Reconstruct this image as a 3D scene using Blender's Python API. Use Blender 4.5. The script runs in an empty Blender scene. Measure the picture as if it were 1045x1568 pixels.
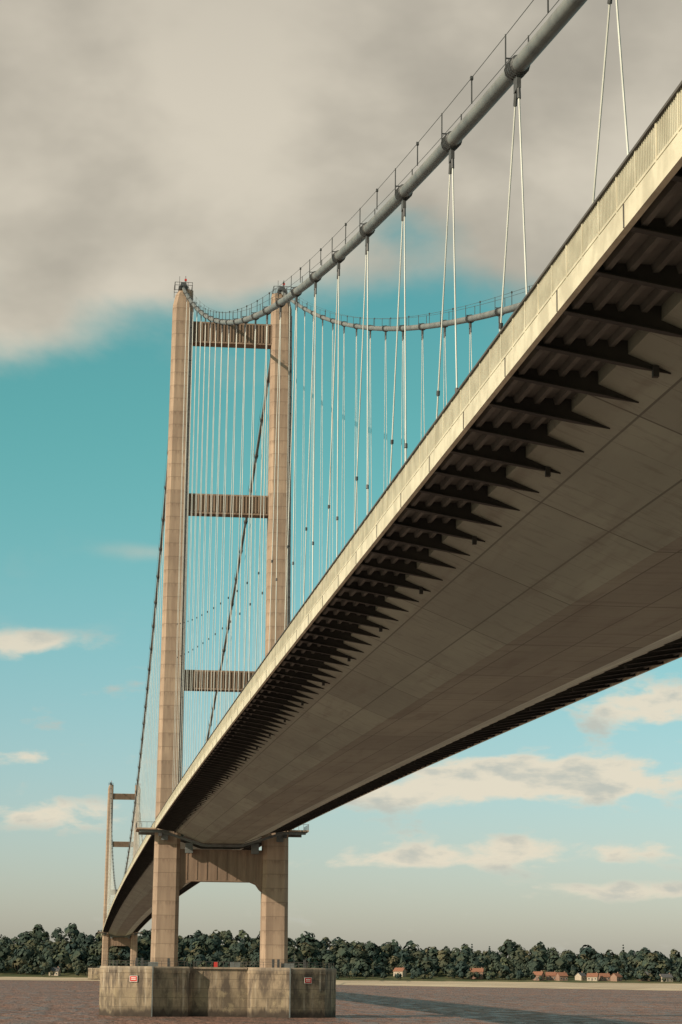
import bpy, math, random
import numpy as np
from mathutils import Vector, Matrix
random.seed(4); rng=np.random.default_rng(4)
scene=bpy.context.scene
# ---------------- calibrated dimensions (metres) ----------------
CX,CY,CZ=-28.30,-494.65,9.529
YAW,PITCH,ROLL,F=0.107218,0.19719,0.0103702,3520.14
ZT,ZP,HB,ZD=157.79,10.14,11.59,39.34
M1,M2,CAM=0.0142365,-1.6287e-05,4.01265
K1,K2=0.371054,0.000236482
W,DB,NZ=4.1,3.5,0.72
YC0=-402.83; SP=18.1
def zdk(y):
    if y<0: return ZD+M1*y+M2*y*y
    if y<=1410: return ZD+4*CAM*(y/1410)*(1-y/1410)
    yy=1410-y; return ZD+M1*yy+M2*yy*yy
ZMID=zdk(705)+4.0
def zcb(y):
    if y<0: return ZT+1+K1*y+K2*y*y
    if y<=1410:
        t=y/1410; return ZT+1-4*(ZT+1-ZMID)*t*(1-t)
    x=y-1410; L=280
    return ZT+1+(zdk(1690)-ZT)*x/L-K2*x*(L-x)
# ---------------- camera ----------------
cd=bpy.data.cameras.new("camera"); cam=bpy.data.objects.new("camera",cd)
scene.collection.objects.link(cam); scene.camera=cam
sy,cy=math.sin(YAW),math.cos(YAW); st,ct=math.sin(PITCH),math.cos(PITCH)
Fv=Vector((sy*ct,cy*ct,st)); Rv=Vector((cy,-sy,0)); Uv=Rv.cross(Fv)
cr,sr=math.cos(ROLL),math.sin(ROLL)
Xa=Rv*cr+Uv*sr; Ya=-Rv*sr+Uv*cr; Za=-Fv
m=Matrix.Identity(4)
for i in range(3): m[i][0]=Xa[i]; m[i][1]=Ya[i]; m[i][2]=Za[i]
m[0][3],m[1][3],m[2][3]=CX,CY,CZ
cam.matrix_world=m
cd.sensor_fit='VERTICAL'; cd.sensor_height=36; cd.sensor_width=24; cd.lens=F/1568*36
cd.clip_start=0.5; cd.clip_end=30000
def uv2ae(u,v):
    d=Xa*(u-522.5)+Ya*(784-v)+Fv*F; d.normalize()
    return math.degrees(math.atan2(d.x,d.y)),math.degrees(math.asin(d.z))
# ---------------- node helpers ----------------
class NT:
    def __init__(s,t): s.t=t; s.n=t.nodes; s.l=t.links
    def new(s,ty,**k):
        n=s.n.new(ty)
        for a,b in k.items(): setattr(n,a,b)
        return n
    def put(s,inp,v):
        if v is None: return
        if isinstance(v,(int,float)): inp.default_value=v
        elif isinstance(v,(tuple,list)): inp.default_value=v
        else: s.l.new(v,inp)
    def m(s,op,a,b=None,c=None,clamp=False):
        n=s.new('ShaderNodeMath',operation=op,use_clamp=clamp)
        s.put(n.inputs[0],a); s.put(n.inputs[1],b); s.put(n.inputs[2],c)
        return n.outputs[0]
    def mix(s,f,a,b,bt='MIX'):
        n=s.new('ShaderNodeMix',data_type='RGBA',blend_type=bt)
        s.put(n.inputs[0],f); s.put(n.inputs[6],a); s.put(n.inputs[7],b); return n.outputs[2]
    def noise(s,vec,scale,detail=4,rough=.55,dist=0):
        n=s.new('ShaderNodeTexNoise'); s.put(n.inputs['Vector'],vec); n.inputs['Scale'].default_value=scale
        n.inputs['Detail'].default_value=detail; n.inputs['Roughness'].default_value=rough; n.inputs['Distortion'].default_value=dist
        return n.outputs[0]
    def map(s,vec,scale=(1,1,1),loc=(0,0,0)):
        n=s.new('ShaderNodeMapping'); s.put(n.inputs[0],vec); n.inputs['Scale'].default_value=scale; n.inputs['Location'].default_value=loc
        return n.outputs[0]
    def sstep(s,v,a,b,o0=0,o1=1):
        n=s.new('ShaderNodeMapRange',interpolation_type='SMOOTHSTEP'); s.put(n.inputs[0],v)
        n.inputs[1].default_value=a;n.inputs[2].default_value=b;n.inputs[3].default_value=o0;n.inputs[4].default_value=o1
        return n.outputs[0]
def C(r,g,b): return (r,g,b,1)
def newmat(name,rough=.8,metal=0,spec=.3):
    mt=bpy.data.materials.new(name); mt.use_nodes=True
    t=NT(mt.node_tree); b=mt.node_tree.nodes['Principled BSDF']
    b.inputs['Roughness'].default_value=rough; b.inputs['Metallic'].default_value=metal
    b.inputs['Specular IOR Level'].default_value=spec
    tc=t.new('ShaderNodeTexCoord'); return mt,t,b,tc.outputs['Object']
def simple(name,c1,c2=None,scale=.5,rough=.7,metal=0,stretch=(1,1,1),spec=.3):
    mt,t,b,oc=newmat(name,rough,metal,spec)
    c2=c2 or tuple(x*.75 for x in c1)
    n=t.noise(t.map(oc,stretch),scale,3)
    t.put(b.inputs['Base Color'],t.mix(t.sstep(n,.35,.68),C(*c1),C(*c2)))
    return mt
def concrete(name,c1,c2,joint=2.95,jl=.38):
    mt,t,b,oc=newmat(name,.9,0,.2)
    n1=t.noise(t.map(oc,(1,1,.06)),1.1,5,.62)       # vertical run-off streaks
    n2=t.noise(oc,.12,3)
    col=t.mix(t.sstep(n1,.36,.64),C(*c1),C(*c2))
    col=t.mix(t.m('MULTIPLY',t.sstep(n2,.4,.7),.5),col,C(c2[0]*.75,c2[1]*.75,c2[2]*.78))
    sx=t.new('ShaderNodeSeparateXYZ'); t.put(sx.inputs[0],oc)
    q=t.m('DIVIDE',sx.outputs[2],joint)
    fr=t.m('FRACT',q); fl=t.m('FLOOR',q)
    wn=t.new('ShaderNodeTexWhiteNoise',noise_dimensions='1D'); t.put(wn.inputs['W'],fl)
    col=t.mix(t.m('MULTIPLY',wn.outputs[0],.30),col,C(c2[0]*.55,c2[1]*.55,c2[2]*.58))
    ln=t.m('LESS_THAN',fr,.06)
    col=t.mix(t.m('MULTIPLY',ln,jl),col,C(c2[0]*.35,c2[1]*.33,c2[2]*.32))
    wash=t.sstep(fr,.6,1.0); n4=t.noise(t.map(oc,(1,1,.15)),2.2,3)
    col=t.mix(t.m('MULTIPLY',wash,t.m('MULTIPLY',t.sstep(n4,.42,.66),.5)),col,C(c2[0]*.45,c2[1]*.42,c2[2]*.42))
    t.put(b.inputs['Base Color'],col)
    return mt
M_conc=concrete("tower_concrete",(.45,.33,.235),(.34,.245,.175))
M_beam=concrete("portal_concrete",(.34,.24,.17),(.24,.17,.12),joint=9,jl=0)
def caisson():
    mt,t,b,oc=newmat("caisson_concrete",.95,0,.15)
    sx=t.new('ShaderNodeSeparateXYZ'); t.put(sx.inputs[0],oc)
    z=sx.outputs[2]
    n1=t.noise(t.map(oc,(1,1,.3)),.5,6,.65); n2=t.noise(t.map(oc,(1,1,.08)),1.3,4,.6); n3=t.noise(oc,.35,5,.7)
    col=t.mix(t.sstep(n1,.38,.62),C(.33,.255,.175),C(.115,.09,.07))
    col=t.mix(t.m('MULTIPLY',t.sstep(n2,.56,.70),.6),col,C(.54,.46,.36))
    zz=t.m('ADD',z,t.m('MULTIPLY',t.m('SUBTRACT',n1,.5),5))
    col=t.mix(t.m('MULTIPLY',t.m('MULTIPLY',t.sstep(n3,.52,.62),t.sstep(z,7,4)),.5),col,C(.46,.37,.23))
    band=t.sstep(zz,5.8,4.6); col=t.mix(t.m('MULTIPLY',band,.35),col,C(.15,.12,.08))
    low=t.sstep(zz,2.0,.5); col=t.mix(t.m('MULTIPLY',low,.9),col,C(.045,.035,.03))
    rim=t.m('GREATER_THAN',z,9.4); col=t.mix(t.m('MULTIPLY',rim,.35),col,C(.38,.31,.24))
    fr=t.m('FRACT',t.m('DIVIDE',z,1.9)); col=t.mix(t.m('MULTIPLY',t.m('LESS_THAN',fr,.05),.5),col,C(.06,.05,.04))
    t.put(b.inputs['Base Color'],col)
    bp=t.new('ShaderNodeBump'); bp.inputs['Strength'].default_value=.5; bp.inputs['Distance'].default_value=.15
    t.put(bp.inputs['Height'],n1); t.put(b.inputs['Normal'],bp.outputs[0]); return mt
M_cais=caisson()
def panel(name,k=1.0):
    mt,t,b,oc=newmat(name,.6,0,.3)
    sx=t.new('ShaderNodeSeparateXYZ'); t.put(sx.inputs[0],oc)
    x,y=sx.outputs[0],sx.outputs[1]
    qy=t.m('DIVIDE',y,18.1); qx=t.m('DIVIDE',t.m('ADD',x,.2),3.0)
    cell=t.new('ShaderNodeCombineXYZ'); t.put(cell.inputs[0],t.m('FLOOR',qx)); t.put(cell.inputs[1],t.m('FLOOR',qy))
    wn=t.new('ShaderNodeTexWhiteNoise'); t.put(wn.inputs['Vector'],cell.outputs[0])
    n=t.noise(t.map(oc,(1,.25,1)),.25,5,.6)
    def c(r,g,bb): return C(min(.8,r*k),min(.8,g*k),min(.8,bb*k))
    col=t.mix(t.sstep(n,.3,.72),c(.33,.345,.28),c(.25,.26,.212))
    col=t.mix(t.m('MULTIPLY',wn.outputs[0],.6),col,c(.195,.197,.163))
    ly=t.m('LESS_THAN',t.m('FRACT',qy),.009); lx=t.m('LESS_THAN',t.m('FRACT',qx),.028)
    l2=t.m('MULTIPLY',t.m('LESS_THAN',t.m('FRACT',t.m('MULTIPLY',qy,4)),.016),.4)
    ln=t.m('MAXIMUM',t.m('MAXIMUM',ly,t.m('MULTIPLY',lx,.85)),l2)
    col=t.mix(t.m('MULTIPLY',ln,.8),col,C(.05,.047,.04))
    n3=t.noise(t.map(oc,(.6,.05,1)),1.5,4); col=t.mix(t.m('MULTIPLY',t.sstep(n3,.52,.72),.4),col,c(.16,.145,.115))
    n5=t.noise(t.map(oc,(.12,1,1)),1.2,4,.65); col=t.mix(t.m('MULTIPLY',t.sstep(n5,.52,.70),.4),col,c(.13,.12,.10))
    t.put(b.inputs['Base Color'],col); return mt
M_panel=panel("deck_underside_paint"); M_panel2=panel("deck_web_skylit_tone",2.0)  # second: lighter copy for the east web, sky light put into its colour
M_soff=simple("soffit_shade_tone",(.125,.12,.105),(.085,.08,.07),.4)  # darkened: shade under the footway is put into this colour
M_brk=simple("bracket_shade_tone",(.045,.043,.038),(.03,.029,.027),.4)  # near black: deep shade between the ribs is painted into the brackets
M_cream=simple("cream_parapet_paint",(.66,.60,.45),(.50,.45,.33),.8,.6)
M_rail=simple("handrail_dark",(.10,.09,.08),None,.5)
M_asph=simple("asphalt",(.055,.055,.055),(.04,.04,.04),.8,.9)
M_cable=simple("cable_grey_paint",(.20,.205,.19),(.14,.145,.14),.6,.5)
M_clamp=simple("clamp_dark_steel",(.08,.082,.08),(.05,.05,.05),2,.5)
M_hang=simple("hanger_galvanised",(.62,.62,.56),(.5,.5,.45),.5,.5)
M_wire=simple("wire_dark",(.10,.11,.11),None,1)
M_steel=simple("grey_steel",(.17,.18,.175),(.12,.13,.125),.6,.6)
M_red=simple("sign_red",(.55,.05,.04),(.45,.04,.03),1)
M_white=simple("sign_white",(.8,.78,.72),(.7,.68,.62),1)
# ---------------- mesh builder ----------------
class MB:
    def __init__(s): s.v=[];s.f=[];s.m=[];s.mats=[]
    def mi(s,mat):
        if mat not in s.mats: s.mats.append(mat)
        return s.mats.index(mat)
    def add(s,vs,fs,mat):
        o=len(s.v); s.v.extend(vs); k=s.mi(mat)
        for f in fs: s.f.append(tuple(i+o for i in f)); s.m.append(k)
    def box(s,x0,x1,y0,y1,z0,z1,mat):
        s.add([(x0,y0,z0),(x1,y0,z0),(x1,y1,z0),(x0,y1,z0),(x0,y0,z1),(x1,y0,z1),(x1,y1,z1),(x0,y1,z1)],
          [(3,2,1,0),(4,5,6,7),(0,1,5,4),(1,2,6,5),(2,3,7,6),(3,0,4,7)],mat)
    def prismY(s,poly,y0,y1,z0,mat):
        n=len(poly); vs=[(x,y0,z+z0) for x,z in poly]+[(x,y1,z+z0) for x,z in poly]
        fs=[(i,(i+1)%n,n+(i+1)%n,n+i) for i in range(n)]+[tuple(range(n))[::-1],tuple(range(n,2*n))]
        s.add(vs,fs,mat)
    def sweep(s,poly,ys,zf,mats,caps=True):
        n=len(poly); o=len(s.v)
        for y in ys:
            zz=zf(y); s.v.extend((x,y,z+zz) for x,z in poly)
        if not isinstance(mats,(list,tuple)): mats=[mats]*n
        for k in range(len(ys)-1):
            for i in range(n):
                j=(i+1)%n; s.f.append((o+k*n+i,o+k*n+j,o+(k+1)*n+j,o+(k+1)*n+i)); s.m.append(s.mi(mats[i]))
        if caps:
            s.f.append(tuple(o+i for i in range(n))[::-1]); s.m.append(s.mi(mats[0]))
            e=o+(len(ys)-1)*n; s.f.append(tuple(e+i for i in range(n))); s.m.append(s.mi(mats[0]))
    def tube(s,pts,r,mat,n=8,rs=None,cap=True):
        P=[Vector(p) for p in pts]; vs=[]
        for i,p in enumerate(P):
            t=(P[min(i+1,len(P)-1)]-P[max(i-1,0)]).normalized()
            a=Vector((1,0,0)) if abs(t.x)<.9 else Vector((0,1,0))
            u=t.cross(a).normalized(); w=t.cross(u); rr=rs[i] if rs else r
            for k in range(n):
                th=2*math.pi*k/n; vs.append(tuple(p+u*math.cos(th)*rr+w*math.sin(th)*rr))
        fs=[(i*n+k,i*n+(k+1)%n,(i+1)*n+(k+1)%n,(i+1)*n+k) for i in range(len(P)-1) for k in range(n)]
        if cap: fs+=[tuple(range(n)),tuple(range((len(P)-1)*n,len(P)*n))]
        s.add(vs,fs,mat)
    def rings(s,rings,mat):
        n=len(rings[0]); vs=[p for r in rings for p in r]
        fs=[(i*n+k,i*n+(k+1)%n,(i+1)*n+(k+1)%n,(i+1)*n+k) for i in range(len(rings)-1) for k in range(n)]
        fs+=[tuple(range(n))[::-1],tuple(range((len(rings)-1)*n,len(rings)*n))]
        s.add(vs,fs,mat)
    def obj(s,name,parent=None,smooth=False):
        me=bpy.data.meshes.new(name); me.from_pydata(s.v,[],s.f)
        for mt in s.mats: me.materials.append(mt)
        me.polygons.foreach_set("material_index",s.m)
        if smooth: me.polygons.foreach_set("use_smooth",[True]*len(s.f))
        me.update(); ob=bpy.data.objects.new(name,me); scene.collection.objects.link(ob)
        if parent: ob.parent=parent
        return ob
def empty(name,loc=(0,0,0)):
    e=bpy.data.objects.new(name,None); e.location=loc; scene.collection.objects.link(e); return e
bridge=empty("suspension_bridge")
# ---------------- deck ----------------
Y0,Y1=-530,1690
def ys_range(a,b,step):
    n=max(1,int(round((b-a)/step))); return [a+(b-a)*i/n for i in range(n+1)]
spans=[(Y0,-4.4),(4.4,1405.6),(1414.4,Y1)]
d=MB()
box=[(-11,0),(-11,-NZ),(-W,-DB),(W,-DB),(11,-NZ),(11,0)]
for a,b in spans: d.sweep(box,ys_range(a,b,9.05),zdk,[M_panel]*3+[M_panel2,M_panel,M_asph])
nb=[(-8,0),(-8,-1.9),(-W,-DB+.2),(W,-DB+.2),(8,-1.9),(8,0)]
d.sweep(nb,[-4.4,4.4],zdk,[M_panel]*5+[M_asph]); d.sweep(nb,[1405.6,1414.4],zdk,[M_panel]*5+[M_asph])
d.obj("box_girder",bridge)
fw=MB()
for sgn in (-1,1):
    for a,b in spans:
        ys=ys_range(a,b,9.05)
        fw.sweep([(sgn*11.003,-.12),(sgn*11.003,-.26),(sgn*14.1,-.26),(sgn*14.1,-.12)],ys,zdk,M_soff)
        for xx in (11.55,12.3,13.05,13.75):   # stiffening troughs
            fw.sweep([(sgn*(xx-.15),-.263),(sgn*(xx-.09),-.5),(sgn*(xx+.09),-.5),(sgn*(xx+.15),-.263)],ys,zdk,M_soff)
        fw.sweep([(sgn*14.103,.12),(sgn*14.103,-.58),(sgn*14.3,-.58),(sgn*14.3,.12)],ys,zdk,M_cream)
        fw.sweep([(sgn*14.10,1.27),(sgn*14.10,1.35),(sgn*14.3,1.35),(sgn*14.3,1.27)],ys,zdk,M_rail)
        fw.sweep([(sgn*14.17,.24),(sgn*14.17,.32),(sgn*14.24,.32),(sgn*14.24,.24)],ys,zdk,M_cream)
        for zz in (.45,.8): fw.sweep([(sgn*10.6,zz),(sgn*10.6,zz+.14),(sgn*10.7,zz+.14),(sgn*10.7,zz)],ys,zdk,M_hang)
fw.obj("footway",bridge)
rl=MB(); bk=MB()
def barvs(x,y,w,z0,z1,mat):
    rl.add([(x-w,y-w,z0),(x+w,y-w,z0),(x+w,y+w,z0),(x-w,y+w,z0),(x-w,y-w,z1),(x+w,y-w,z1),(x+w,y+w,z1),(x-w,y+w,z1)],
      [(0,1,5,4),(1,2,6,5),(2,3,7,6),(3,0,4,7)],mat)
for sgn in (-1,1):
    x=sgn*14.205
    for a,b in spans:
        step=.18 if a<-400 else .6
        for y in ys_range(a+.1,b-.1,step):
            z=zdk(y); barvs(x,y,.024 if step<.3 else .06,z+.32,z+1.268,M_cream)
        for y in ys_range(a+.1,b-.1,2.26):
            z=zdk(y); barvs(x,y,.045,z+.12,z+1.31,M_cream)
        k0=math.ceil((a+1+440.45)/4.525); k1=math.floor((b-.5+440.45)/4.525)
        for k in range(k0,k1+1,2):      # cover straps on the edge beam
            y=-440.45+4.525*k; z=zdk(y)
            rl.box(sgn*14.302 if sgn>0 else -14.325,14.325 if sgn>0 else -14.302,y-.04,y+.04,z-.57,z+.11,M_rail)
rl.obj("parapet_bars",bridge)
slope=(DB-NZ)/(11-W)
for sgn in (-1,1):
    for a,b in spans:
        k0=math.ceil((a+1+440.45)/4.525); k1=math.floor((b-.5+440.45)/4.525)
        for k in range(k0,k1+1):
            y=-440.45+4.525*k; z=zdk(y)
            xe=9.55; ze=-NZ-(11-xe)*slope-.012
            P=[(sgn*14.1,-.262),(sgn*14.1,-.56),(sgn*xe,ze),(sgn*11.003,-NZ-.01),(sgn*11.003,-.262)]
            bk.prismY(P,y-.03,y+.03,z,M_brk)
            zf=-.56+(ze+.56)*.72; xf=14.1+(xe-14.1)*.72
            bk.add([(sgn*14.1,y-.17,z-.563),(sgn*14.1,y+.17,z-.563),(sgn*xf,y+.17,z+zf-.004),(sgn*xf,y-.17,z+zf-.004),(sgn*xe,y,z+ze-.004),
                    (sgn*14.1,y-.17,z-.60),(sgn*14.1,y+.17,z-.60),(sgn*xf,y+.17,z+zf-.045),(sgn*xf,y-.17,z+zf-.045),(sgn*xe,y,z+ze-.04)],
                   [(0,1,2,4,3),(5,8,9,7,6),(0,3,8,5),(3,4,9,8),(4,2,7,9),(2,1,6,7),(0,5,6,1)],M_brk)
            if k%4==0:
                bk.box(sgn*10.1-.1,sgn*10.1+.1,y-.2,y+.02,z-1.5,z-1.12,M_brk)
bk.obj("footway_brackets",bridge)
ex=MB()
for yc in (-4.6,4.3,1405.4,1414.3):
    pts=[(-14.6,-.75),(-11,-1.5),(-W,-DB-.25),(W,-DB-.25),(11,-1.5),(14.6,-.75)]
    for (xa,za),(xb,zb) in zip(pts[:-1],pts[1:]):
        ex.prismY([(xa,za),(xa,za-.55),(xb,zb-.55),(xb,zb)],yc-.15,yc+.45,ZD,M_steel)
for yb in (0,1410):
    for sgn in (-1,1):
        x0,x1=sorted((sgn*13.9,sgn*18.2))
        ex.box(x0,x1,yb-5.5,yb+5.5,ZD-.9,ZD-.55,M_conc)
        xa,xb=sorted((sgn*11.2,sgn*17.6))
        for yy in (-5,4.6): ex.box(xa,xb,yb+yy,yb+yy+.4,ZD-1.5,ZD-.903,M_steel)
        for yy in ys_range(-5.4,5.4,1.2):
            ex.box(x1-.06 if sgn>0 else x0,x1 if sgn>0 else x0+.06,yb+yy-.03,yb+yy+.03,ZD-.547,ZD+.7,M_rail)
        for xx in ys_range(x0+.05,x1-.05,1.0):
            ex.box(xx-.03,xx+.03,yb-5.5,yb-5.44,ZD-.547,ZD+.617,M_rail)
        ex.box(x0,x1,yb-5.5,yb-5.44,ZD+.62,ZD+.7,M_rail)
        ex.box(sgn*12.2-.7,sgn*12.2+.7,yb-4.2,yb-3.2,ZD-3.0,ZD-1.503,M_steel)
        ex.box(sgn*13.2-.4,sgn*13.2+.4,yb-4.9,yb-4.2,ZD-2.2,ZD-1.503,M_clamp)
        ex.box(sgn*7.0-.8,sgn*7.0+.8,yb-3.6,yb-2.6,ZD-5.6,ZD-3.5,M_steel)
ex.obj("expansion_frames",bridge)
# ---------------- cables ----------------
cb=MB(); cl=MB(); hg=MB()
def bracket_posts(x,y):
    z=zcb(y); t=(Vector((0,1,(zcb(y+1)-zcb(y-1))/2))).normalized(); up=Vector((0,-t.z,t.y))
    c=Vector((x,y,z))
    for s2 in (-1,1):
        o=Vector((s2*.5,0,0))
        cl.tube([c+o+up*-.05,c+o+Vector((0,0,1.5))],.035,M_clamp,5)
    cl.tube([c+Vector((-.5,0,.4)),c+Vector((.5,0,.4))],.04,M_clamp,5)
clampsY=[]
k=math.ceil((-515-YC0)/SP)
y=YC0+k*SP
while y<-8: clampsY.append(y); y+=SP
nmain=78
for i in range(1,nmain): clampsY.append(1410*i/nmain)
for i in range(1,15): clampsY.append(1410+SP*i)
def span_of(y): return 0 if y<0 else (1 if y<1410 else 2)
lims=[(-528,-7),(7,1403),(1417,1686)]
for x in (-11,11):
    cb.tube([(x,y,zcb(y)) for y in ys_range(Y0,0,5)],.35,M_cable,16)
    cb.tube([(x,y,zcb(y)) for y in ys_range(0,1410,10)],.35,M_cable,12)
    cb.tube([(x,y,zcb(y)) for y in ys_range(1410,Y1,10)],.35,M_cable,12)
    for s2 in (-1,1):
        for a,b,stp in ((Y0,0,4.5),(0,1410,10),(1410,Y1,10)):
            cb.tube([(x+s2*.5,y,zcb(y)+1.45) for y in ys_range(a,b,stp)],.02,M_wire,4)
    for y in clampsY:
        z=zcb(y); s=(zcb(y+.5)-zcb(y-.5)); t=Vector((0,1,s)).normalized(); c=Vector((x,y,z))
        cl.tube([c-t*.7,c-t*.66,c+t*.66,c+t*.7],.42,M_clamp,14,rs=[.36,.42,.42,.36])
        for q in (-.55,-.2,.2,.55):
            cl.tube([c+t*q,c+t*(q+.07)],.47,M_clamp,12)
        cl.prismY([(x-.09,-.3),(x-.09,-1.05),(x+.09,-1.05),(x+.09,-.3)],y-.4,y+.4,z,M_clamp)
        bracket_posts(x,y)
        if y<0:
            zz=zcb(y+9.05) if y+9.05<-2 else None
            if zz: cl.box(x-.5,x-.44,y+9.02,y+9.08,zz+.2,zz+1.45,M_clamp); cl.box(x-.54,x-.40,y+8.97,y+9.13,zz+1.38,zz+1.55,M_clamp)
        for sg in (-1,1):
            ye=y+sg*4.525
            lo,hi=lims[span_of(y)]
            ye=min(max(ye,lo),hi)
            zt=z-1.0; zb=zdk(ye)+.25; xb=(11.35 if x>0 else -11.35)
            if zt-zb<1: continue
            A=Vector((x,y+sg*.3,zt)); B=Vector((xb,ye,zb)); Dv=(A-B).normalized()
            hg.tube([A,B],.042,M_hang,5,cap=False)
            hg.tube([A+Dv*.1,A-Dv*.6],.09,M_clamp,6); hg.tube([B,B+Dv*1.3],.09,M_cable,6)
            L=(A-B).length
            if L>14 and y<0 and x<0:
                q=B+Dv*(L*(.30 if sg<0 else .37)); hg.tube([q-Dv*.13,q+Dv*.13],.10,M_clamp,6)
cb.obj("main_cables",bridge,True); cl.obj("cable_clamps_and_posts",bridge); hg.obj("hangers",bridge)
# ---------------- towers ----------------
BEAMS=[(145.9,150.7),(107.3,111.7),(68.7,72.9)]
def tower(yb,name):
    T=MB(); H=MB()
    def leg(sgn,z,outcut=0):
        t=(z-ZP)/(ZT-ZP); hx=2.8-.6*t; hy=3.0-.6*t; c=.8; xc=sgn*(HB-(HB-11)*t)
        p=[(-hx,-hy+c),(-hx+c,-hy),(hx-c,-hy),(hx,-hy+c),(hx,hy-c),(hx-c,hy),(-hx+c,hy),(-hx,hy-c)]
        out=[]
        for a,b in p:
            if outcut and sgn*a>0: a=a-sgn*outcut
            out.append((xc+a,yb+b,z))
        return out
    for sgn in (-1,1):
        zs=[ZP-.1]+[ZP+(ZT-3.5-ZP)*i/24 for i in range(1,25)]
        T.rings([leg(sgn,z) for z in zs]+[leg(sgn,ZT-1.2,outcut=.5),leg(sgn,ZT,outcut=1.3)],M_conc)
        x=sgn*11
        H.box(x-1.1,x+1.1,yb-2.6,yb+2.6,ZT,ZT+.7,M_clamp)
        H.rings([[(x-.8,yb-2.4,ZT+.7),(x+.8,yb-2.4,ZT+.7),(x+.8,yb+2.4,ZT+.7),(x-.8,yb+2.4,ZT+.7)],
                 [(x-.55,yb-1.2,ZT+2.0),(x+.55,yb-1.2,ZT+2.0),(x+.55,yb+1.2,ZT+2.0),(x-.55,yb+1.2,ZT+2.0)]],M_clamp)
        for a in (-1.9,-.95,0,.95,1.9):
            for b in (-2.9,2.9):
                H.box(x+a-.05,x+a+.05,yb+b-.05,yb+b+.05,ZT-.5,ZT+1.5,M_clamp)
        for b in (-2.9,2.9):
            for zz in (.75,1.4): H.box(x-1.95,x+1.95,yb+b-.04,yb+b+.04,ZT+zz,ZT+zz+.09,M_clamp)
        for a in (-1.95,1.95):
            for zz in (.75,1.4): H.box(x+a-.04,x+a+.04,yb-2.9,yb+2.9,ZT+zz,ZT+zz+.09,M_clamp)
        H.tube([(x+.5,yb,ZT+2),(x+.5,yb,ZT+3.8)],.06,M_clamp,5); H.box(x+.25,x+.75,yb-.2,yb+.2,ZT+2.6,ZT+3.1,M_red)
        H.tube([(x-.9,yb-1.5,ZT+.7),(x-.9,yb-1.5,ZT+3.2)],.05,M_clamp,5)
        # added dark strip standing in for shade on each leg's east front chamfer
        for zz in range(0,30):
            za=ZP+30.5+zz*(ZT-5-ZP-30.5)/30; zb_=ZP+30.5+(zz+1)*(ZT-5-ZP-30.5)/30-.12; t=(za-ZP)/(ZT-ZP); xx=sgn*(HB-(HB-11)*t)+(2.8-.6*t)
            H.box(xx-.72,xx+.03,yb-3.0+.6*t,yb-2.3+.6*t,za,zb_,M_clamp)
    for z0,z1 in BEAMS:
        t=((z0+z1)/2-ZP)/(ZT-ZP); xi=(HB-(HB-11)*t)-(2.8-.6*t)+.3
        T.box(-xi,xi,yb-1.5,yb+1.5,z0,z1,M_beam)
        n=26; xr=xi-.35
        for i in range(n):
            xx=-xr+2*xr*i/(n-1)
            for s2 in (-1,1):
                T.box(xx-.15,xx+.15,*(sorted((yb+s2*1.497,yb+s2*1.78))),z0+.35,z1-.35,M_beam)
        for s2 in (-1,1):
            T.box(-xi+.31,xi-.31,*(sorted((yb+s2*1.494,yb+s2*1.72))),z1-.347,z1-.003,M_beam)
            T.box(-xi+.31,xi-.31,*(sorted((yb+s2*1.494,yb+s2*1.72))),z0+.003,z0+.347,M_beam)
    xi=9.2; P=[(-xi,34.6),(-xi,25.6),(-8.3,26.3),(-7.5,27.4),(-6.3,27.9),(6.3,27.9),(7.5,27.4),(8.3,26.3),(xi,25.6),(xi,34.6)]
    T.prismY(P,yb-1.9,yb+1.9,0,M_beam)
    for i in range(8):
        xx=-7.3+14.6*i/7; T.box(xx-.12,xx+.12,yb-2.0,yb-1.897,28.3,34.4,M_beam)
    T.obj(name,bridge); H.obj(name+"_saddles",bridge)
tower(0,"south_tower"); tower(1410,"north_tower")
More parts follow.
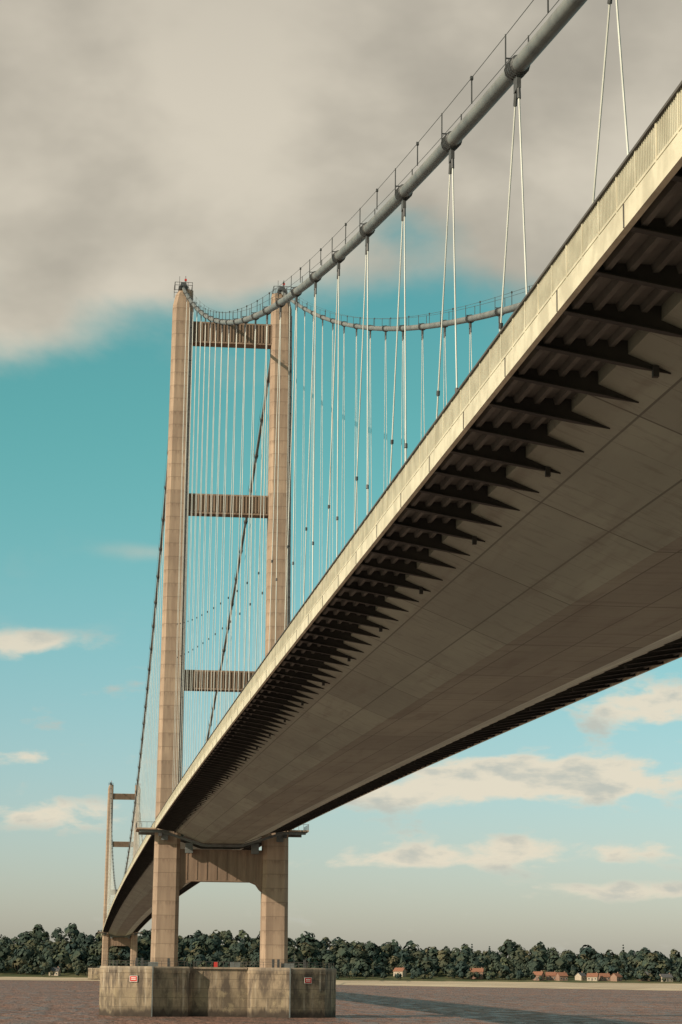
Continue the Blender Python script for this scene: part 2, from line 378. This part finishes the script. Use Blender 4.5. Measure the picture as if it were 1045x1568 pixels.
def pier(yb,name):
    P=MB(); R=10.7
    for sgn in (-1,1):
        xc=sgn*14.2
        def ring(r,z): return [(xc+r*math.sin(math.radians(45*k)),yb-r*math.cos(math.radians(45*k)),z) for k in range(8)][::-1]
        P.rings([ring(R,-6),ring(R,ZP-1.3)],M_cais)
        P.rings([ring(R+.12,ZP-1.298),ring(R+.12,ZP-.25),ring(R-.1,ZP)],M_cais)
        rr=R-.5
        for k in range(8):
            a=Vector((xc+rr*math.sin(math.radians(45*k)),yb-rr*math.cos(math.radians(45*k)),ZP)); b=Vector((xc+rr*math.sin(math.radians(45*(k+1))),yb-rr*math.cos(math.radians(45*(k+1))),ZP))
            for j in range(4):
                q=a.lerp(b,j/4); P.tube([q,q+Vector((0,0,1.1))],.04,M_rail,4)
            for zz in (.55,1.1): P.tube([a+Vector((0,0,zz)),b+Vector((0,0,zz))],.03,M_rail,4)
        P.box(xc-.12,xc+.12,yb-R-.25,yb-R-.05,-1,ZP,M_steel)
        P.box(xc-1.5,xc+1.2,yb-6.5,yb-5.4,ZP,ZP+.9,M_steel)
        for dx in (-3.5,-2.4,3.1): P.box(xc+dx,xc+dx+.5,yb-7,yb-6.4,ZP,ZP+1.7,M_clamp)
    P.box(-6,6,yb-5.5,yb+5.5,-6,ZP-.4,M_cais)
    P.box(-5.6,5.6,yb-5.9,yb+5.9,ZP-.397,ZP-.02,M_cais)
    for xx in ys_range(-5.4,5.4,1.2): P.box(xx-.04,xx+.04,yb-5.6,yb-5.52,ZP-.02,ZP+1.017,M_rail)
    P.box(-5.4,5.4,yb-5.6,yb-5.53,ZP+1.02,ZP+1.1,M_rail)
    P.box(-1.2,-.4,yb-3.5,yb-2.7,ZP-.02,ZP+1.1,M_red); P.box(2.2,4.2,yb-3.8,yb-2.8,ZP-.02,ZP+1.0,M_steel)
    P.tube([(15.6,yb-4,ZP),(15.6,yb-4,ZP+3.0)],.06,M_clamp,6)
    P.obj(name,bridge)
pier(0,"south_pier"); pier(1410,"north_pier")
an=MB()
an.box(-15.5,15.5,-556,-530.3,2,zdk(-530)-.3,M_conc); an.box(-13.5,-8.5,-550,-530.2,zdk(-530)-.297,zdk(-530)+2.5,M_conc); an.box(8.5,13.5,-550,-530.2,zdk(-530)-.297,zdk(-530)+2.5,M_conc)
an.box(-15.5,15.5,1690.3,1716,2,zdk(1690)-.3,M_conc)
an.obj("anchorages",bridge)
def sign(name,px,ang):
    s=MB(); s.box(-.85,.85,-.06,0,-.6,.6,M_white); s.box(-.78,.78,-.066,-.061,-.52,.52,M_red)
    s.box(-.5,.5,-.072,-.067,.12,.26,M_white); s.box(-.5,.5,-.072,-.067,-.2,-.06,M_white)
    s.box(-.9,.9,-.02,.2,.62,.7,M_rail)
    o=s.obj(name); a=math.radians(ang); nrm=Vector((math.sin(a),-math.cos(a),0)); r=10.7*math.cos(math.radians(22.5))+.22
    o.location=(px+nrm.x*r,nrm.y*r,7.6); o.rotation_euler=(0,0,a); return o
sign("warning_sign",-14.2,-22.5); sign("warning_sign",14.2,22.5)
# ---------------- water ----------------
def water():
    mt,t,b,oc=newmat("muddy_water",.35,0,.0)
    n=t.noise(t.map(oc,(.6,.5,1)),.03,4,.6); n2=t.noise(t.map(oc,(1,.32,1)),.22,5,.7); n3=t.noise(t.map(oc,(.35,.22,1)),.22,4,.6)
    col=t.mix(t.sstep(n,.35,.65),C(.26,.140,.100),C(.185,.11,.088))
    col=t.mix(t.m('MULTIPLY',t.sstep(n2,.45,.62),.6),col,C(.10,.066,.058))
    col=t.mix(t.m('MULTIPLY',t.sstep(n3,.52,.66),.5),col,C(.31,.175,.13))
    w1=t.noise(t.map(oc,(.8,.6,1)),.4,4,.7); h=t.m('ADD',w1,t.m('MULTIPLY',n2,3.5))
    bp=t.new('ShaderNodeBump'); bp.inputs['Strength'].default_value=1; bp.inputs['Distance'].default_value=.9
    t.put(bp.inputs['Height'],h)
    df=t.new('ShaderNodeBsdfDiffuse'); t.put(df.inputs[0],col); t.put(df.inputs['Normal'],bp.outputs[0])
    gl=t.new('ShaderNodeBsdfGlossy'); gl.inputs['Roughness'].default_value=.25; gl.inputs[0].default_value=C(.8,.8,.8); t.put(gl.inputs['Normal'],bp.outputs[0])
    mx=t.new('ShaderNodeMixShader'); t.put(mx.inputs[0],t.sstep(n2,.4,.65,.06,.32))
    t.l.new(df.outputs[0],mx.inputs[1]); t.l.new(gl.outputs[0],mx.inputs[2])
    out=[q for q in mt.node_tree.nodes if q.type=='OUTPUT_MATERIAL'][0]; t.l.new(mx.outputs[0],out.inputs[0])
    return mt
wt=MB(); wt.add([(-9000,-560,0),(9000,-560,0),(9000,6000,0),(-9000,6000,0)],[(0,1,2,3)],water()); wt.obj("river_water")
# ---------------- land ----------------
def fbm(x,y):
    return math.sin(x*.013+1)*math.cos(y*.011+.5)+.5*math.sin(x*.031+y*.017)+.3*math.sin(x*.071-y*.043+2)
def shore(x):
    if x<20: return 1378+6*math.sin(x*.02)
    return max(700,1378-1.62*(x-20))+10*math.sin(x*.03)
def hill(x):
    if x<150: return 27
    if x<560: return 27-15*(x-150)/410
    return 12
def land(x,y):
    s=shore(x); dy=y-s
    if dy<0: return max(-3,dy*.05)
    z=min(1.5,dy*.03)
    if y>1425:
        t=min(1,(y-1425)/250); t=t*t*(3-2*t)
        z=z+(1.7*min(1,(y-1425)/12))+hill(x)*t+3.0*fbm(x,y)*t
    return z
mt,t,b,oc=newmat("shore_ground",.95,0,.1)
sx=t.new('ShaderNodeSeparateXYZ'); t.put(sx.inputs[0],oc)
n=t.noise(oc,.05,5); zz=t.m('ADD',sx.outputs[2],t.m('MULTIPLY',t.m('SUBTRACT',n,.5),1.0))
sand=t.mix(t.sstep(t.noise(t.map(oc,(.2,1,1)),.06,5),.4,.6),C(.56,.44,.31),C(.40,.31,.22))
sand=t.mix(t.sstep(sx.outputs[2],.3,.05),sand,C(.20,.15,.11))
t.put(b.inputs['Base Color'],t.mix(t.sstep(zz,2.0,2.6),sand,t.mix(t.sstep(t.noise(oc,.03,4),.4,.6),C(.075,.085,.04),C(.13,.12,.06))))
M_land=mt
xs=[-9000,-5000,-3000,-2000,-1500]+list(np.arange(-1200,2001,20))+[2500,3500,5000,9000]
yl=list(np.arange(640,1420,12))+list(np.arange(1420,1760,8))+[1800,1900,2100,2500,3500,6000,12000]
vs=[(float(x),float(y),land(float(x),float(y))) for y in yl for x in xs]; nx=len(xs)
fs=[(j*nx+i,j*nx+i+1,(j+1)*nx+i+1,(j+1)*nx+i) for j in range(len(yl)-1) for i in range(nx-1)]
g=MB(); g.add(vs,fs,M_land); g.obj("far_bank_ground",None,True)
def nb_z(x,y):
    e=-484+4*math.sin(x*.05)
    if y<e-3: return 7.8
    return max(-3,7.8-(y-e+3)*.6)
xs=list(np.arange(-400,401,8)); xs=[-9000,-3000,-1000]+xs+[1000,3000,9000]
yl=[-9000,-3000,-1200,-800,-600,-560,-520,-500]+list(np.arange(-492,-456,2))
vs=[(float(x),float(y),nb_z(x,y)) for y in yl for x in xs]; nx=len(xs)
fs=[(j*nx+i,j*nx+i+1,(j+1)*nx+i+1,(j+1)*nx+i) for j in range(len(yl)-1) for i in range(nx-1)]
g=MB(); g.add(vs,fs,simple("bank_grass_and_stone",(.12,.12,.06),(.22,.19,.14),.3,.95)); g.obj("near_bank_ground",None,True)
# ---------------- woodland ----------------
houses=[(301,1458,0,1,1),(-52,1446,0,0,1)]
for hx,hy in ((352,1449),(364,1455),(372,1449),(391,1462),(399,1451),(410,1456),(419,1450),(447,1468),(462,1452),(238,1475)):
    houses.append((hx,hy,2,random.random()<.55,random.random()<.65))
def clear(x,y):
    for h_ in houses:
        if abs(x-h_[0])<6.5 and h_[1]-6<y<h_[1]+10: return True
        if abs(x-h_[0])<6.5 and y<h_[1] and random.random()<.7: return True
    return False
def leafmat(name,a,b_):
    mt,t,b,oc=newmat(name,.9,0,.05)
    n=t.noise(oc,.05,2); n2=t.noise(oc,.7,2)
    c=t.mix(t.sstep(n,.35,.65),C(*a),C(*b_)); c=t.mix(t.m('MULTIPLY',t.sstep(n2,.4,.65),.3),c,C(a[0]*.65,a[1]*.7,a[2]*.8))
    t.put(b.inputs['Base Color'],c); return mt
LM=[leafmat("foliage_dark",(.038,.058,.052),(.055,.070,.052)),leafmat("foliage_mid",(.055,.075,.056),(.085,.086,.055)),leafmat("foliage_light",(.085,.098,.06),(.125,.105,.062))]  # distance haze is mixed into these greens as a bluish lift
M_bark=simple("bark",(.07,.055,.045),None,1)
V=[];Fc=[];Mi=[]
nv=0
def tree(x,y,z,h,r,conifer=False):
    global nv
    for (a,b_) in ((-.3,-.3),(.3,-.3),(.3,.3),(-.3,.3)): V.append((x+a,y+b_,z-1))
    for (a,b_) in ((-.12,-.12),(.12,-.12),(.12,.12),(-.12,.12)): V.append((x+a,y+b_,z+h*.7))
    for i in range(4): Fc.append((nv+i,nv+(i+1)%4,nv+4+(i+1)%4,nv+4+i)); Mi.append(3)
    nv+=8
    if conifer: cl=[(0,0,h*(.25+.11*i),r*(1-.14*i)*.8) for i in range(7)]
    else:
        cl=[]
        for i in range(6):
            th=random.uniform(0,6.28); q=r*random.uniform(.35,.7)
            cl.append((q*math.cos(th),q*math.sin(th),h*random.uniform(.28,.72),r*random.uniform(.34,.52)))
        cl.append((0,0,h*.5,r*.8)); cl.append((random.uniform(-.2,.2)*r,0,h*.76,r*.5))
    tt=random.random()
    for cx_,cy_,cz_,cr_ in cl:
        tone=tt*.8+random.random()*.2
        nq=18
        D=rng.normal(size=(nq,3)); D/=np.linalg.norm(D,axis=1)[:,None]
        rad=cr_*rng.uniform(.8,1.02,nq)
        for k in range(nq):
            dx,dy,dz=D[k]; c=(x+cx_+dx*rad[k],y+cy_+dy*rad[k],z+cz_+dz*rad[k]*.8)
            A=Vector((dx+cx_/r*.9,dy+cy_/r*.9,dz+.25+(cz_/h-.5)*.8)).normalized(); A=(A+Vector(rng.normal(size=3))*.10).normalized()
            u=A.orthogonal().normalized(); w_=A.cross(u); s=random.uniform(.5,.85)*max(.8,cr_*.5)
            V.extend([(c[0]+(u.x*a+w_.x*b_)*s,c[1]+(u.y*a+w_.y*b_)*s,c[2]+(u.z*a+w_.z*b_)*s) for a,b_ in ((-1,-.7),(.8,-1),(1,.8),(-.7,1))])
            Fc.append((nv,nv+1,nv+2,nv+3)); nv+=4
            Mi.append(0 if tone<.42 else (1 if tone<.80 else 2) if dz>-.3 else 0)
rows=[1441,1450,1460,1472,1486,1501,1518,1537,1558,1581,1606,1633,1662]
for ri,yr in enumerate(rows):
    x=-300
    while x<680:
        big=random.random()<.35
        x+=random.uniform(5.5,9.5)+(5 if big else 0); yy=yr+random.uniform(-6,6)
        if abs(x)<19 and yy<1450: continue
        if clear(x,yy): continue
        if ri<3 and math.sin(x*.05+ri)+random.uniform(-.7,.7)>.3: continue
        h=random.uniform(7,11)+(random.uniform(3,9) if big else 0)
        if ri<3: h*=.75
        if ri<1: h*=.6
        tree(x,yy,land(x,yy),h,h*random.uniform(.40,.56))
for u,hh in ((828,19),(723,16),(955,19),(820,14),(150,14),(750,13),(840,13)):
    az,_=uv2ae(u,1480); yy=1600; x=CX+(yy-CY)*math.tan(math.radians(az)); tree(x,yy,land(x,yy),hh+3,3.2,True)
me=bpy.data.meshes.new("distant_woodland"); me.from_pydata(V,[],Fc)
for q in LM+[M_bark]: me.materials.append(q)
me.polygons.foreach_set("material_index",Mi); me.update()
ob=bpy.data.objects.new("distant_woodland",me); scene.collection.objects.link(ob)
# ---------------- houses ----------------
M_brick=simple("brick_wall",(.30,.19,.14),(.24,.15,.11),2,.9); M_render=simple("cream_render_wall",(.48,.39,.30),(.40,.33,.25),1,.9)
M_tile=simple("red_roof_tile",(.31,.14,.08),(.23,.10,.07),1.5,.9); M_slate=simple("slate_roof",(.13,.12,.12),None,1.5,.9); M_glass=simple("window_glass",(.03,.035,.04),None,1,.2)
def house(x,y,w,dp,h,wall,roof,zo=0):
    z=land(x,y)+zo; e=empty("brick_house" if wall is M_brick else "rendered_house",(x,y,z)); e.rotation_euler=(0,0,random.uniform(-.7,.7))
    a=MB(); a.box(-w/2,w/2,-dp/2,dp/2,-1.5,h,wall)
    a.add([(-w/2,-dp/2,h),(-w/2,dp/2,h),(-w/2,0,h+2.6),(w/2,-dp/2,h),(w/2,dp/2,h),(w/2,0,h+2.6)],[(0,1,2),(3,5,4)],wall); a.obj("walls",e)
    a=MB(); o=.4
    for s2 in (-1,1):
        a.add([(-w/2-o,s2*(dp/2+o),h-.2),(w/2+o,s2*(dp/2+o),h-.2),(w/2+o,0,h+2.75),(-w/2-o,0,h+2.75),(-w/2-o,s2*(dp/2+o),h-.05),(w/2+o,s2*(dp/2+o),h-.05),(w/2+o,0,h+2.95),(-w/2-o,0,h+2.95)],[(0,1,2,3),(4,5,6,7),(0,1,5,4),(0,3,7,4),(1,2,6,5)],roof)
    a.obj("roof",e)
    a=MB(); a.box(w/2-1.6,w/2-.8,-.4,.4,h+1.6,h+3.9,M_brick); a.obj("chimney",e)
    a=MB()
    for zz in (.9,3.4):
        if zz+1.3>h: continue
        for xx in (-w*.3,w*.02,w*.32):
            if zz<1 and abs(xx)<1: continue
            a.box(xx-.65,xx+.65,-dp/2-.05,-dp/2+.02,zz,zz+1.3,M_white); a.box(xx-.55,xx+.55,-dp/2-.07,-dp/2-.052,zz+.1,zz+1.2,M_glass)
    a.obj("windows",e)
    a=MB(); a.box(-.5,.5,-dp/2-.06,-dp/2+.02,0,2.1,M_slate); a.obj("door",e)
for i,(hx,hy,_,wa,ro) in enumerate(houses):
    if i==0: house(hx,hy,11,8,4.6,M_brick,M_tile,1.5)
    elif i==1: house(hx,hy,8,7,3.6,M_render,M_slate)
    else: house(hx,hy,random.uniform(6.5,11),7,random.uniform(3.0,4.8),M_brick if wa else M_render,M_tile if ro else M_slate,.3)
# ---------------- sun & world ----------------
SAZ=math.radians(-116); SEL=math.radians(27)
sd=Vector((math.sin(SAZ)*math.cos(SEL),math.cos(SAZ)*math.cos(SEL),math.sin(SEL)))
sl=bpy.data.lights.new("sun",'SUN'); sl.energy=5.0; sl.angle=math.radians(.5); sl.color=(1,.85,.67)
so=bpy.data.objects.new("sun",sl); so.rotation_euler=(-sd).to_track_quat('-Z','Y').to_euler(); scene.collection.objects.link(so)
wd=bpy.data.worlds.new("World"); scene.world=wd; wd.use_nodes=True
try: wd.cycles.sampling_method='MANUAL'; wd.cycles.sample_map_resolution=256
except Exception: pass
t=NT(wd.node_tree); bg=wd.node_tree.nodes['Background']; bg.inputs[1].default_value=.1
sky=t.new('ShaderNodeTexSky',sky_type='NISHITA'); sky.sun_disc=False; sky.sun_elevation=SEL; sky.sun_rotation=SAZ%(2*math.pi)
tc=t.new('ShaderNodeTexCoord'); D=tc.outputs['Generated']
sx=t.new('ShaderNodeSeparateXYZ'); t.put(sx.inputs[0],D)
az=t.m('MULTIPLY',t.m('ARCTAN2',sx.outputs[0],sx.outputs[1]),57.2958)
el=t.m('MULTIPLY',t.m('ARCSINE',sx.outputs[2]),57.2958)
tint=t.mix(t.sstep(el,-1,15),C(1.15,1.13,1.30),C(.58,1.30,.93))
skyc=t.mix(1.0,sky.outputs[0],tint,'MULTIPLY')
def blob(u,v,ru,rv,amp):
    a0,e0=uv2ae(u,v); ra,re=ru/61.4,rv/61.4
    p=t.m('DIVIDE',t.m('SUBTRACT',az,a0),ra); q=t.m('DIVIDE',t.m('SUBTRACT',el,e0),re)
    g=t.m('EXPONENT',t.m('MULTIPLY',t.m('ADD',t.m('MULTIPLY',p,p),t.m('MULTIPLY',q,q)),-1))
    return t.m('MULTIPLY',g,amp)
field=t.m('MULTIPLY',t.sstep(el,15.0,18.4,0,.85),t.sstep(el,45,27,.05,1))
for bl in [(20,500,110,60,.6),(300,400,230,45,.35),(960,270,200,110,.35),(640,355,120,48,-.55),(860,325,80,36,-.4),(720,440,230,60,-.4),
           (35,985,95,22,.6),(880,1190,240,36,.75),(1010,1080,120,36,.65),(740,1190,70,26,.3),(620,1215,140,22,.45),(850,1300,330,22,.5),(600,1320,230,14,.35),(970,1365,220,16,.4),(50,1160,100,12,.45),(80,1245,170,24,.5),
           (230,845,80,16,.3)]:
    field=t.m('ADD',field,blob(*bl))
vec=t.new('ShaderNodeCombineXYZ'); t.put(vec.inputs[0],t.m('MULTIPLY',az,.12)); t.put(vec.inputs[1],t.m('MULTIPLY',el,.19))
vlo=t.new('ShaderNodeCombineXYZ'); t.put(vlo.inputs[0],t.m('MULTIPLY',az,.45)); t.put(vlo.inputs[1],t.m('MULTIPLY',el,1.15))
cn=t.noise(vec.outputs[0],1.0,6,.57,.2); cnl=t.noise(vlo.outputs[0],1.0,6,.58,.15)
lowm=t.sstep(el,10,7)
nn=t.m('ADD',t.m('MULTIPLY',cn,t.m('SUBTRACT',1,lowm)),t.m('MULTIPLY',cnl,lowm))
cn2=t.noise(t.map(vec.outputs[0],(.9,.9,1),(5.3,3.1,0)),1.0,5,.52,.1)
dens=t.m('ADD',field,t.m('MULTIPLY',t.m('SUBTRACT',nn,.5),t.m('ADD',1.35,t.m('MULTIPLY',lowm,.5))))
mask=t.m('ADD',t.m('MULTIPLY',t.sstep(dens,.05,.62),t.m('SUBTRACT',1,lowm)),t.m('MULTIPLY',t.sstep(dens,.16,.52),lowm))
cc=t.mix(t.sstep(cn2,.34,.64),C(4.5,3.95,3.2),C(7.1,6.3,5.1))
cc=t.mix(t.sstep(el,20,25,0,.25),cc,C(3.9,3.5,2.9))
shade=t.sstep(nn,.50,.68)
cc=t.mix(t.sstep(el,12,7),cc,t.mix(shade,C(7.9,7.1,5.6),C(5.3,5.35,4.7)))
t.put(bg.inputs[0],t.mix(t.m('MULTIPLY',mask,.92),skyc,cc))
scene.view_settings.view_transform='Standard'; scene.view_settings.look='None'; scene.view_settings.exposure=0
